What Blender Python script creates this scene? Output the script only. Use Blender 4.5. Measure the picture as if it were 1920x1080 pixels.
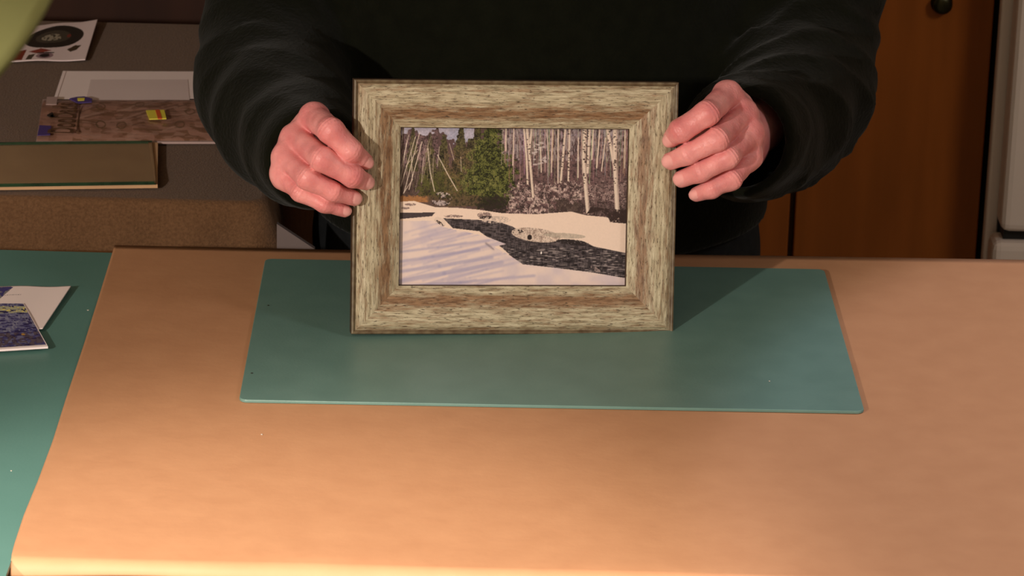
import bpy, bmesh, math, random
import numpy as np
from mathutils import Vector, Matrix
random.seed(4); rng = np.random.RandomState(7)
for o in list(bpy.data.objects): bpy.data.objects.remove(o)
SC = bpy.context.scene; COL = SC.collection
PI = math.pi
# ------------------------------------------------------------------ camera
FPX, PITCH, ROLL = 6243.0, 0.3474, 0.0242
CAM = np.array([-0.029, -2.4108, 0.910])
cM = Matrix.Rotation(PI/2-PITCH, 3, 'X') @ Matrix.Rotation(ROLL, 3, 'Z')
cMn = np.array(cM)
cd = bpy.data.cameras.new('camera'); cam = bpy.data.objects.new('camera', cd); COL.objects.link(cam)
cam.matrix_world = Matrix.Translation(Vector(CAM)) @ cM.to_4x4()
cd.sensor_width = 36; cd.lens = FPX/1920*36; cd.clip_start = .05; cd.clip_end = 60
cd.dof.use_dof = True; cd.dof.focus_distance = 2.50; cd.dof.aperture_fstop = 28
SC.camera = cam
SC.view_settings.view_transform = 'Standard'; SC.view_settings.look = 'None'
SC.view_settings.gamma = 1; SC.view_settings.use_curve_mapping = False
SC.view_settings.exposure = 0.0
# ------------------------------------------------------------------ world + lights
w = bpy.data.worlds.new('room_ambience'); SC.world = w; w.use_nodes = True
w.node_tree.nodes['Background'].inputs[0].default_value = (1.0, .86, .62, 1)
w.node_tree.nodes['Background'].inputs[1].default_value = .022
LAMP = Vector((-.37, -1.10, .55))          # mouth of the lamp shade
def light(name, kind, loc, target, energy, color, **k):
    d = bpy.data.lights.new(name, kind); d.energy = energy; d.color = color
    for a, b in k.items(): setattr(d, a, b)
    o = bpy.data.objects.new(name, d); COL.objects.link(o); o.location = loc
    o.rotation_euler = (Vector(target)-Vector(loc)).to_track_quat('-Z', 'Y').to_euler()
    return o
light('bench_bulb', 'SPOT', LAMP, (-.27, -.76, 0), 74, (1.0, .88, .76), shadow_soft_size=.03, spot_size=math.radians(64), spot_blend=.45)
light('front_lamp', 'POINT', (-1.22, -2.20, .82), (0, 0, 0), 158, (1.0, .90, .80), shadow_soft_size=.03)
light('overhead_spot', 'SPOT', (.97, -.375, 1.5), (.97, -.375, 0), 40, (1.0, .99, 1.16), shadow_soft_size=.03, spot_size=math.radians(62), spot_blend=.10)  # unseen lamp; cone edge shaped to stand in for a shadow edge on the mat
light('ceiling_fill', 'AREA', (.2, -1.6, 1.45), (0, .2, 0), 1.2, (1.0, .94, .80), shape='RECTANGLE', size=1.2, size_y=.6)  # unseen area light, added as soft fill to lift the shadows
light('fridge_fill', 'AREA', (1.5, -.9, 1.35), (1.25, 1.0, -.2), 8.8, (1.0, .93, .88), shape='RECTANGLE', size=.4, size_y=.4)  # unseen area light, added to brighten the cabinet door and fridge

def ray(x, y):
    d = np.array([(x-960)/FPX, -(y-540)/FPX, -1.0]); return cMn @ d
def PY(x, y, Y):                              # point on the plane y = Y seen at pixel x, y
    d = ray(x, y); return CAM + d*(Y-CAM[1])/d[1]
def PZ(x, y, Z=0.0):
    d = ray(x, y); return CAM + d*(Z-CAM[2])/d[2]
# ------------------------------------------------------------------ materials
def srgb(c):
    return tuple((v/255/12.92 if v/255 <= .04045 else ((v/255+.055)/1.055)**2.4) for v in c[:3])+(1,)
def mat(name, col, rough=.6, col2=None, scale=8, stretch=(1, 1, 1), bump=0, bscale=60, detail=6, spec=.5, metal=0,
        coat=0, sss=0, trans=0, sheen=0, ramp=(.35, .65), coords='Object', bstretch=None, ior=1.45):
    m = bpy.data.materials.new(name); m.use_nodes = True; nt = m.node_tree; N = nt.nodes; L = nt.links
    b = N['Principled BSDF']; b.inputs['Base Color'].default_value = srgb(col); b.inputs['Roughness'].default_value = rough
    b.inputs['Specular IOR Level'].default_value = spec; b.inputs['Metallic'].default_value = metal
    b.inputs['Coat Weight'].default_value = coat; b.inputs['IOR'].default_value = ior
    b.inputs['Transmission Weight'].default_value = trans; b.inputs['Sheen Weight'].default_value = sheen
    if sss:
        b.inputs['Subsurface Weight'].default_value = sss; b.inputs['Subsurface Radius'].default_value = (1, .35, .2)
        b.inputs['Subsurface Scale'].default_value = .006
    tc = N.new('ShaderNodeTexCoord')
    def mapped(st):
        mp = N.new('ShaderNodeMapping'); mp.inputs['Scale'].default_value = st
        L.new(tc.outputs[coords], mp.inputs[0]); return mp
    if col2 is not None:
        n = N.new('ShaderNodeTexNoise'); n.inputs['Scale'].default_value = scale; n.inputs['Detail'].default_value = detail
        L.new(mapped(stretch).outputs[0], n.inputs['Vector'])
        r = N.new('ShaderNodeValToRGB'); r.color_ramp.elements[0].position = ramp[0]; r.color_ramp.elements[1].position = ramp[1]
        r.color_ramp.elements[0].color = srgb(col); r.color_ramp.elements[1].color = srgb(col2)
        L.new(n.outputs[0], r.inputs[0]); L.new(r.outputs[0], b.inputs['Base Color'])
    if bump:
        n = N.new('ShaderNodeTexNoise'); n.inputs['Scale'].default_value = bscale; n.inputs['Detail'].default_value = 4
        L.new(mapped(bstretch or stretch).outputs[0], n.inputs['Vector'])
        bp = N.new('ShaderNodeBump'); bp.inputs['Strength'].default_value = bump; bp.inputs['Distance'].default_value = .002
        L.new(n.outputs[0], bp.inputs['Height']); L.new(bp.outputs[0], b.inputs['Normal'])
    return m
def vc_mat(name, rough=.4, coat=0, bump=0, bscale=60, bstretch=(1, 1, 1)):
    m = mat(name, (128, 128, 128), rough, coat=coat, bump=bump, bscale=bscale, bstretch=bstretch)
    a = m.node_tree.nodes.new('ShaderNodeVertexColor'); a.layer_name = 'print'
    m.node_tree.links.new(a.outputs[0], m.node_tree.nodes['Principled BSDF'].inputs['Base Color']); return m
def moulding_mat():
    m = mat('weathered_wood', (150, 140, 110), .55); nt = m.node_tree; N = nt.nodes; L = nt.links; b = N['Principled BSDF']
    uv = N.new('ShaderNodeUVMap'); uv.uv_map = 'grain'
    def noise(sx, sy, sc, det=5, rough=.6):
        mp = N.new('ShaderNodeMapping'); mp.inputs['Scale'].default_value = (sx, sy, 1); L.new(uv.outputs[0], mp.inputs[0])
        n = N.new('ShaderNodeTexNoise'); n.inputs['Scale'].default_value = sc; n.inputs['Detail'].default_value = det
        n.inputs['Roughness'].default_value = rough; L.new(mp.outputs[0], n.inputs['Vector']); return n
    def ramp(src, stops):
        r = N.new('ShaderNodeValToRGB'); e = r.color_ramp.elements
        e[0].position, e[0].color = stops[0]; e[1].position, e[1].color = stops[-1]
        for p, c in stops[1:-1]: x = e.new(p); x.color = c
        L.new(src, r.inputs[0]); return r
    def mix(fac, a, c):
        x = N.new('ShaderNodeMix'); x.data_type = 'RGBA'; L.new(fac, x.inputs[0]); L.new(a, x.inputs[6]); L.new(c, x.inputs[7]); return x
    base = ramp(noise(1, 9, 60).outputs[0], [(.34, srgb((138, 126, 100))), (.5, srgb((180, 168, 140))), (.68, srgb((206, 196, 168)))])
    brown = ramp(noise(1, 6, 80, 4).outputs[0], [(.3, srgb((96, 66, 42))), (.7, srgb((160, 126, 94)))])
    # brown wear concentrated along the middle of the inner half (v about .68)
    sep = N.new('ShaderNodeSeparateXYZ'); L.new(uv.outputs[0], sep.inputs[0])
    band = ramp(sep.outputs[1], [(.0, (.16,)*3+(1,)), (.0150, (.04,)*3+(1,)), (.0205, (.16,)*3+(1,)), (.0262, (.36,)*3+(1,)), (.031, (.12,)*3+(1,)), (.04, (0, 0, 0, 1))])
    add = N.new('ShaderNodeMath'); add.operation = 'ADD'; L.new(noise(1, 8, 42, 6, .7).outputs[0], add.inputs[0]); L.new(band.outputs[0], add.inputs[1])
    fac = ramp(add.outputs[0], [(.56, (0, 0, 0, 1)), (.78, (1, 1, 1, 1))])
    c1 = mix(fac.outputs[0], base.outputs[0], brown.outputs[0])
    fleck = ramp(noise(1, 6, 170, 3, .7).outputs[0], [(.575, (0, 0, 0, 1)), (.67, (1, 1, 1, 1))])
    dk = N.new('ShaderNodeRGB'); dk.outputs[0].default_value = srgb((72, 58, 42))
    c2 = mix(fleck.outputs[0], c1.outputs[2], dk.outputs[0])
    L.new(c2.outputs[2], b.inputs['Base Color'])
    bp = N.new('ShaderNodeBump'); bp.inputs['Strength'].default_value = .5; bp.inputs['Distance'].default_value = .0006; bp.invert = True
    L.new(fleck.outputs[0], bp.inputs['Height']); L.new(bp.outputs[0], b.inputs['Normal'])
    return m
def wood_mat(name, a, b_, rough=.45):
    return mat(name, a, rough, b_, scale=9, stretch=(3.2, 3.2, .35), ramp=(.3, .7), detail=8, spec=.25)
M = {}
M['kraft'] = mat('kraft_paper', (184, 134, 98), .62, (191, 141, 104), scale=38, ramp=(.3, .75), bump=.12, bscale=90, spec=.35)
M['mat'] = mat('green_vinyl', (98, 130, 122), .40, (104, 136, 128), scale=30, bump=.05, bscale=500, spec=.5)
M['matbig'] = mat('old_green_vinyl', (88, 128, 120), .45, (94, 134, 126), scale=10, bump=.05, bscale=500, spec=.45)
M['cloth'] = mat('brown_linen', (96, 69, 48), 1.0, (112, 82, 58), scale=420, stretch=(1, 1, 1), bump=.5, bscale=700, spec=.04, sheen=.11)
M['oak'] = wood_mat('dark_oak', (96, 58, 28), (128, 80, 40))
M['door'] = wood_mat('honey_wood', (130, 70, 20), (160, 88, 31), .4)
M['panel'] = wood_mat('shaded_wall_panel', (48, 25, 15), (60, 33, 20), .5)  # cabinet-like wood, its colour darkened to stand for the shade at the back
M['white_enamel'] = mat('fridge_enamel', (226, 210, 198), .35, (232, 216, 204), scale=4)
M['black'] = mat('black_rubber_and_shade', (14, 14, 13), .6, (20, 20, 18))
M['bronze'] = mat('dark_bronze', (44, 42, 26), .35, (60, 56, 34), metal=.8, scale=60)
M['shade'] = mat('pale_yellow_enamel', (154, 156, 100), .8, (158, 160, 104), scale=5)
M['shade_in'] = mat('white_inner_enamel', (235, 228, 205), .6, (240, 233, 212))
M['steel'] = mat('brushed_steel', (150, 146, 138), .3, (165, 160, 150), metal=1, scale=40)
M['bulb'] = mat('frosted_bulb', (250, 240, 215), .4, (255, 245, 225))
M['moulding'] = moulding_mat()
M['lip'] = mat('moulding_lip', (116, 102, 78), .5, (84, 66, 46), scale=160)
M['moulding_edge'] = mat('moulding_edge', (58, 42, 32), .5, (74, 54, 40), scale=90)
M['backing'] = mat('backing_board', (70, 58, 46), .8, (80, 66, 52))
M['print'] = vc_mat('printed_photo', .30, coat=.15)
M['printmatte'] = vc_mat('printed_card', .5)
M['packet'] = vc_mat('packet_print', .28, bump=.8, bscale=34, bstretch=(1, 2.2, 1))
M['glass'] = mat('green_glass', (205, 235, 215), .03, (210, 238, 220), trans=1, ior=1.5)
def clear_glass(name, tint):
    m = bpy.data.materials.new(name); m.use_nodes = True; nt = m.node_tree; N = nt.nodes; L = nt.links; N.remove(N['Principled BSDF'])
    t = N.new('ShaderNodeBsdfTransparent'); t.inputs[0].default_value = tint; g = N.new('ShaderNodeBsdfGlossy'); g.inputs['Roughness'].default_value = .02
    f = N.new('ShaderNodeFresnel'); f.inputs[0].default_value = 1.5; mx = N.new('ShaderNodeMixShader')
    gm = N.new('ShaderNodeNewGeometry'); sb = N.new('ShaderNodeMath'); sb.operation = 'SUBTRACT'; sb.use_clamp = True; L.new(f.outputs[0], sb.inputs[0]); L.new(gm.outputs['Backfacing'], sb.inputs[1]); L.new(sb.outputs[0], mx.inputs[0]); L.new(t.outputs[0], mx.inputs[1]); L.new(g.outputs[0], mx.inputs[2]); L.new(mx.outputs[0], N['Material Output'].inputs[0]); return m
M['glass'] = clear_glass('clear_glass', (.985, .993, .982, 1))
M['glass_edge'] = mat('ground_glass_edge', (22, 46, 28), .2, (36, 66, 42), scale=80, coat=.5)
M['cardboard'] = mat('brown_cardboard', (196, 154, 116), .85, (206, 164, 124), scale=20)
M['white'] = mat('white_paper', (246, 230, 230), .75, (250, 234, 234), scale=10)
M['greyp'] = mat('pale_grey_paper', (224, 206, 206), .7, (228, 210, 210), scale=10)
M['ink'] = mat('brown_ink', (84, 58, 38), .6, (92, 64, 42)); M['purple'] = mat('purple_ink', (74, 58, 120), .5, (82, 64, 130))
M['yellow'] = mat('yellow_sticker', (226, 212, 70), .6, (230, 216, 80)); M['red'] = mat('red_ink', (206, 88, 40), .6, (212, 94, 46))
M['palelabel'] = mat('pale_label', (176, 150, 146), .5, (184, 158, 154))
M['darkink'] = mat('black_ink', (38, 30, 26), .6, (46, 38, 32))
M['sweater'] = mat('dark_green_fleece', (13, 14, 7), .95, (17, 18, 10), scale=60, bump=.5, bscale=260, spec=.08, sheen=.05)
M['trousers'] = mat('charcoal_trousers', (26, 27, 28), .9, (32, 33, 34), scale=80, bump=.3, bscale=500, spec=.1)
M['skin'] = mat('skin', (240, 162, 160), .40, (210, 118, 120), scale=48, ramp=(.35, .75), bump=.22, bscale=520, sss=.25, spec=.45)
M['nail'] = mat('fingernail', (246, 178, 174), .24, (240, 168, 166), scale=120, coat=.3, spec=.5)
M['hair'] = mat('grey_hair', (120, 116, 110), .6, (150, 146, 140), scale=200)
M['leather'] = mat('black_leather', (28, 24, 22), .4, (34, 30, 26))
M['tile'] = mat('grey_floor', (92, 84, 76), .5, (104, 95, 86), scale=3)
M['plaster'] = mat('cream_plaster', (150, 138, 118), .9, (156, 144, 124), scale=3)
M['foam'] = mat('grey_board', (104, 91, 88), .8, (110, 97, 94), scale=6)
M['lint'] = mat('white_lint', (190, 180, 165), .8, (200, 190, 175))
# ------------------------------------------------------------------ helpers
def tag(o, label=None, cat=None, group=None, kind=None):
    for k, v in (('label', label), ('category', cat), ('group', group), ('kind', kind)):
        if v: o[k] = v
    return o
def empty(name, loc, label=None, cat=None, group=None, rot=(0, 0, 0)):
    o = bpy.data.objects.new(name, None); o.empty_display_size = .05; COL.objects.link(o)
    o.location = loc; o.rotation_euler = rot; return tag(o, label, cat, group)
def link(name, me, m=None, parent=None, loc=None, smooth=False):
    o = bpy.data.objects.new(name, me); COL.objects.link(o)
    for x in (m if isinstance(m, (list, tuple)) else [m]):
        if x: me.materials.append(x)
    if parent: o.parent = parent
    if loc is not None: o.location = loc
    if smooth: me.polygons.foreach_set('use_smooth', [True]*len(me.polygons))
    return o
def mesh(name, V, F, m=None, parent=None, loc=None, smooth=False):
    me = bpy.data.meshes.new(name); me.from_pydata([tuple(map(float, v)) for v in V], [], F); me.update()
    return link(name, me, m, parent, loc, smooth)
def frombm(name, bm, m, parent=None, loc=None, smooth=False, bevel=0, seg=2):
    if bevel: bmesh.ops.bevel(bm, geom=list(bm.edges), offset=bevel, segments=seg, affect='EDGES', profile=.5)
    me = bpy.data.meshes.new(name); bm.to_mesh(me); bm.free()
    return link(name, me, m, parent, loc, smooth)
def boxbm(x0, x1, y0, y1, z0, z1, bm=None):
    bm = bm or bmesh.new()
    bmesh.ops.create_cube(bm, size=1, matrix=Matrix.Translation(((x0+x1)/2, (y0+y1)/2, (z0+z1)/2)) @ Matrix.Diagonal((x1-x0, y1-y0, z1-z0, 1)))
    return bm
def box(name, x0, x1, y0, y1, z0, z1, m, parent=None, bevel=0, seg=2):
    return frombm(name, boxbm(x0, x1, y0, y1, z0, z1), m, parent, bevel=bevel, seg=seg, smooth=False)
def lathe(name, prof, m, parent=None, seg=64, mw=None, smooth=True, close=False):
    V = []; F = []; n = len(prof)
    for i in range(seg):
        a = 2*PI*i/seg
        for r, z in prof: V.append((r*math.cos(a), r*math.sin(a), z))
    for i in range(seg):
        j = (i+1) % seg
        for k in range(n-1): F.append((i*n+k, j*n+k, j*n+k+1, i*n+k+1))
    if mw is not None: V = [mw @ Vector(v) for v in V]
    return mesh(name, V, F, m, parent, smooth=smooth)
def tube(name, pts, r, m, parent=None, seg=12):
    pts = [Vector(p) for p in pts]; V = []; F = []; up = Vector((0, 0, 1))
    for i, p in enumerate(pts):
        t = (pts[min(i+1, len(pts)-1)]-pts[max(i-1, 0)]).normalized(); a = t.cross(up if abs(t.z) < .95 else Vector((1, 0, 0))).normalized(); b = t.cross(a)
        for k in range(seg): th = 2*PI*k/seg; V.append(p+r*(a*math.cos(th)+b*math.sin(th)))
    for i in range(len(pts)-1):
        for k in range(seg): F.append((i*seg+k, i*seg+(k+1) % seg, (i+1)*seg+(k+1) % seg, (i+1)*seg+k))
    F.append(tuple(range(seg))); F.append(tuple((len(pts)-1)*seg+k for k in range(seg-1, -1, -1)))
    return mesh(name, V, F, m, parent, smooth=True)
def slab(name, poly, z0, z1, m, parent=None):
    """prism over a polygon in x, y"""
    n = len(poly); V = [(p[0], p[1], z1) for p in poly]+[(p[0], p[1], z0) for p in poly]
    F = [tuple(range(n)), tuple(range(2*n-1, n-1, -1))]+[(i, i+n, (i+1) % n+n, (i+1) % n) for i in range(n)]
    me = bpy.data.meshes.new(name); me.from_pydata([tuple(map(float, v)) for v in V], [], F)
    bm = bmesh.new(); bm.from_mesh(me); bmesh.ops.recalc_face_normals(bm, faces=bm.faces); bm.to_mesh(me); bm.free()
    return link(name, me, m, parent)
def roundrect(w, d, r, n=6):
    P = []
    for cx, cy, a0 in ((w/2-r, d/2-r, 0), (-w/2+r, d/2-r, PI/2), (-w/2+r, -d/2+r, PI), (w/2-r, -d/2+r, 1.5*PI)):
        for i in range(n+1): a = a0+PI/2*i/n; P.append((cx+r*math.cos(a), cy+r*math.sin(a)))
    return P
# ---- implicit surfaces
def grid(lo, hi, h):
    ax = [np.arange(lo[i], hi[i]+h, h, dtype=np.float32) for i in range(3)]
    return np.stack(np.meshgrid(*ax, indexing='ij'), -1)
def cap(P, a, b, ra, rb):
    a = np.asarray(a, np.float32); b = np.asarray(b, np.float32); ab = b-a
    t = np.clip(((P-a) @ ab)/max(1e-12, ab @ ab), 0, 1)
    d = P-a-t[..., None]*ab
    return np.sqrt((d*d).sum(-1))-(ra+(rb-ra)*t), t
def ell(P, c, r):
    q = (P-np.asarray(c, np.float32))/np.asarray(r, np.float32); k = np.sqrt((q*q).sum(-1)); return (k-1)*min(r)
def smin(a, b, k):
    h = np.clip(.5+.5*(b-a)/k, 0, 1); return b+(a-b)*h-k*h*(1-h)
def nets(F, lo, h):
    """naive surface nets -> verts, quads"""
    s = F < 0; nx, ny, nz = F.shape
    cs = [(i, j, k) for i in (0, 1) for j in (0, 1) for k in (0, 1)]
    sub = lambda A, c: A[c[0]:nx-1+c[0], c[1]:ny-1+c[1], c[2]:nz-1+c[2]]
    cnt = sum(sub(s, c).astype(np.int8) for c in cs); act = (cnt > 0) & (cnt < 8)
    idx = np.argwhere(act); ids = -np.ones(act.shape, np.int64); ids[act] = np.arange(len(idx))
    acc = np.zeros((len(idx), 3)); num = np.zeros(len(idx))
    val = {c: F[idx[:, 0]+c[0], idx[:, 1]+c[1], idx[:, 2]+c[2]] for c in cs}
    for c in cs:
        for ax in range(3):
            if c[ax] == 0:
                e = list(c); e[ax] = 1; e = tuple(e); a, b = val[c], val[e]; m = (a < 0) != (b < 0)
                t = a[m]/(a[m]-b[m]); p = np.tile(np.array(c, float), (m.sum(), 1)); p[:, ax] += t
                acc[m] += p; num[m] += 1
    V = (idx+acc/num[:, None])*h+np.asarray(lo)
    Q = []
    for ax in range(3):
        u, v = (ax+1) % 3, (ax+2) % 3
        sl0 = [slice(None)]*3; sl1 = [slice(None)]*3; sl0[ax] = slice(0, -1); sl1[ax] = slice(1, None)
        A, B = s[tuple(sl0)], s[tuple(sl1)]; e = np.argwhere(A != B)
        e = e[(e[:, u] > 0) & (e[:, v] > 0) & (e[:, u] < F.shape[u]-1) & (e[:, v] < F.shape[v]-1)]
        ins = A[e[:, 0], e[:, 1], e[:, 2]]
        q = []
        for du, dv in ((1, 1), (0, 1), (0, 0), (1, 0)):
            f = e.copy(); f[:, u] -= du; f[:, v] -= dv; q.append(ids[f[:, 0], f[:, 1], f[:, 2]])
        q = np.stack(q, 1); q[~ins] = q[~ins][:, ::-1]; Q.append(q)
    return V, np.concatenate(Q)
def npmesh(name, V, Q, mats, parent=None, smooth=True, mi=None):
    me = bpy.data.meshes.new(name); me.vertices.add(len(V)); me.vertices.foreach_set('co', np.asarray(V, np.float32).ravel())
    me.loops.add(Q.size); me.loops.foreach_set('vertex_index', Q.ravel().astype(np.int32))
    me.polygons.add(len(Q)); me.polygons.foreach_set('loop_start', np.arange(0, Q.size, Q.shape[1], dtype=np.int32))
    me.update(calc_edges=True)
    o = link(name, me, mats, parent, smooth=smooth)
    if mi is not None: me.polygons.foreach_set('material_index', mi.astype(np.int32))
    me.validate(); return o
# ---- raster painting for the printed sheets (flat print only)
def vnoise(h, w, cell, seed):
    r = np.random.RandomState(seed); cy, cx = (cell if isinstance(cell, tuple) else (cell, cell))
    g = r.rand(int(h/cy)+3, int(w/cx)+3); y = np.arange(h)/cy; x = np.arange(w)/cx
    yi = y.astype(int); xi = x.astype(int); fy = (y-yi)[:, None]; fx = (x-xi)[None]
    fy = fy*fy*(3-2*fy); fx = fx*fx*(3-2*fx)
    a = g[yi][:, xi]; b = g[yi][:, xi+1]; c = g[yi+1][:, xi]; d = g[yi+1][:, xi+1]
    return (a*(1-fx)+b*fx)*(1-fy)+(c*(1-fx)+d*fx)*fy
class Art:
    def __init__(s, w, h, X, Y, base):      # X, Y: (min, max) of drawing coordinates
        s.w, s.h, s.X, s.Y = w, h, X, Y; s.A = np.zeros((h, w, 3)); s.A[:] = base
        yy, xx = np.mgrid[0:h, 0:w]; s.x = X[0]+(xx+.5)/w*(X[1]-X[0]); s.y = Y[0]+(yy+.5)/h*(Y[1]-Y[0])
    def poly(s, P):
        m = np.zeros(s.x.shape, bool); n = len(P)
        for i in range(n):
            (x1, y1), (x2, y2) = P[i], P[(i+1) % n]
            if y1 == y2: continue
            c = ((s.y >= y1) != (s.y >= y2)) & (s.x < (x2-x1)*(s.y-y1)/(y2-y1)+x1); m ^= c
        return m
    def put(s, m, col, a=1.0):
        m = np.asarray(m, float)*a; s.A = s.A*(1-m[..., None])+np.array(col, float)*m[..., None]
    def line(s, pts, wd, col, a=1.0, wd2=None):
        wd2 = wd2 or wd
        for i in range(len(pts)-1):
            (x1, y1), (x2, y2) = pts[i], pts[i+1]; dx, dy = x2-x1, y2-y1
            t = np.clip(((s.x-x1)*dx+(s.y-y1)*dy)/(dx*dx+dy*dy+1e-9), 0, 1); d = np.hypot(s.x-x1-t*dx, s.y-y1-t*dy)
            s.put(np.clip((wd+(wd2-wd)*t)/2-d+.7, 0, 1.4)/1.4, col, a)
    def N(s, cell, seed): return vnoise(s.h, s.w, cell, seed)
    def ellipse(s, cx, cy, rx, ry, rot=0):
        c, k = math.cos(rot), math.sin(rot); x, y = s.x-cx, s.y-cy; return ((x*c+y*k)/rx)**2+((-x*k+y*c)/ry)**2 < 1
def art_mesh(name, art, corner, m, parent=None, zfun=None):
    """corner(u, v) -> xyz, u right, v down; colours stored per face corner"""
    h, w = art.h, art.w
    us = np.linspace(0, 1, w+1); vs = np.linspace(0, 1, h+1); U, Vv = np.meshgrid(us, vs)
    P = corner(U.ravel(), Vv.ravel())
    i = np.arange(h)[:, None]*(w+1)+np.arange(w)[None]; Q = np.stack([i, i+w+1, i+w+2, i+1], -1).reshape(-1, 4)
    o = npmesh(name, P, Q, m, parent, smooth=False); me = o.data
    c = np.clip(art.A.reshape(-1, 3)/255, 0, 1); c = np.where(c <= .04045, c/12.92, ((c+.055)/1.055)**2.4)
    c = np.concatenate([c, np.ones((len(c), 1))], 1); at = me.color_attributes.new('print', 'FLOAT_COLOR', 'CORNER')
    at.data.foreach_set('color', np.repeat(c, 4, 0).astype(np.float32).ravel())
    return o
def bil(a, b, c, d, off=(0, 0, 0)):   # corners TL TR BR BL
    a, b, c, d = (np.asarray(v, float)+np.asarray(off) for v in (a, b, c, d))
    return lambda u, v: (1-v)[:, None]*((1-u)[:, None]*a+u[:, None]*b)+v[:, None]*((1-u)[:, None]*d+u[:, None]*c)
def lettering(name, text, m, parent, origin, xdir, ydir, height, width, extr=.0002):
    cu = bpy.data.curves.new(name, 'FONT'); cu.body = text; cu.extrude = extr; cu.size = 1
    t = bpy.data.objects.new('tmp', cu); COL.objects.link(t); bpy.context.view_layer.update()
    me = bpy.data.meshes.new_from_object(t.evaluated_get(bpy.context.evaluated_depsgraph_get()))
    squeeze = width/max(v.co.x for v in me.vertices)/height; bpy.data.objects.remove(t); x = Vector(xdir).normalized(); y = Vector(ydir).normalized(); z = x.cross(y)
    for v in me.vertices: v.co = Vector(origin)+x*v.co.x*height*squeeze+y*v.co.y*height+z*(v.co.z)
    me.materials.clear(); return link(name, me, m, parent)
# ================================================================== SETTING
ZF = -.90
def struct(o): o['kind'] = 'structure'; return o
struct(box('floor', -2.6, 2.4, -3.2, 1.3, ZF-.05, ZF, M['tile']))
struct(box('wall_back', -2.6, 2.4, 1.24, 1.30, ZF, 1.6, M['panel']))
struct(box('wall_left', -2.66, -2.6, -3.2, 1.30, ZF, 1.6, M['plaster']))
struct(box('wall_right', 2.4, 2.46, -3.2, 1.30, ZF, 1.6, M['plaster']))
struct(box('wall_front', -2.66, 2.46, -3.26, -3.2, ZF, 1.6, M['plaster']))
struct(box('ceiling', -2.66, 2.46, -3.26, 1.30, 1.6, 1.65, M['plaster']))
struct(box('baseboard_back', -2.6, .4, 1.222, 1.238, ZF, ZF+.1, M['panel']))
# ---- wood cabinet on the right
Yc = .98
xs = PY(1484, 430, Yc)[0]; xr = PY(1843, 300, Yc)[0]
cab = empty('cabinet', (xs, Yc, ZF), 'tall orange-brown wooden cabinet with round dark pull, left of white fridge', 'cabinet')
cab_m = lambda n, x0, x1, y0, y1, z0, z1, m, p=cab, b=.0015: box(n, x0-xs, x1-xs, y0-Yc, y1-Yc, z0-ZF, z1-ZF, m, p, bevel=b)
xl = xs-.42
cab_m('carcass', xl, xr, Yc+.021, 1.238, ZF, 1.1, M['oak'])
d1 = cab_m('door', xs+.003, xr, Yc, Yc+.02, ZF+.08, 1.08, M['door'])
d2 = cab_m('door', xl+.002, xs-.003, Yc, Yc+.02, ZF+.08, 1.08, M['door'])
kp = PY(1765, 8, Yc)
kn = lathe('knob', [(0, 0), (.0105, 0), (.0115, .002), (.0100, .004), (.0045, .006), (.0040, .011), (.0085, .014), (.0105, .018), (.0090, .022), (.0045, .0245), (0, .025)],
      M['bronze'], d1, 32, Matrix.Translation((kp[0]-xs, -.0005, kp[2]-ZF+.002)) @ Matrix.Rotation(PI/2, 4, 'X') @ Matrix.Diagonal((1, 1, .55, 1)))
kn['label'] = 'round dark bronze pull'
cab_m('plinth', xl+.01, xr-.01, Yc+.001, Yc+.0205, ZF, ZF+.078, M['oak'], b=0)
# ---- fridge
Yf = .94
fx = PY(1862, 250, Yf)[0]; zs = PY(1890, 420, Yf)[2]
fr = empty('fridge', (fx+.35, 1.08, ZF), 'white two-door fridge at the right edge beside wooden cabinet', 'fridge')
fb = lambda n, x0, x1, y0, y1, z0, z1, m, b=0, p=fr, seg=3: box(n, x0-fx-.35, x1-fx-.35, y0-1.08, y1-1.08, z0-ZF, z1-ZF, m, p, bevel=b, seg=seg)
fb('fridge_body', fx+.002, fx+.70, Yf+.024, 1.22, ZF+.03, .748, M['black'], .003)  # black colour stands for the shade in the gap beside the cabinet
fb('front_frame', fx, fx+.70, Yf+.006, Yf+.024, ZF+.03, .75, M['white_enamel'], .003)
fb('door_gasket', fx+.012, fx+.69, Yf-.002, Yf+.008, ZF+.08, .74, M['black'])
fb('upper_door', fx+.009, fx+.70, Yf-.045, Yf-.002, zs+.005, .745, M['white_enamel'], .009)
fb('lower_door', fx+.002, fx+.70, Yf-.045, Yf-.002, ZF+.08, zs-.006, M['white_enamel'], .009)
fb('handle_recess', fx+.014, fx+.69, Yf-.032, Yf-.002, zs-.008, zs+.008, M['black'])
fb('kick_plate', fx+.01, fx+.69, Yf+.0, Yf+.028, ZF, ZF+.075, M['black'])
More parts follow.
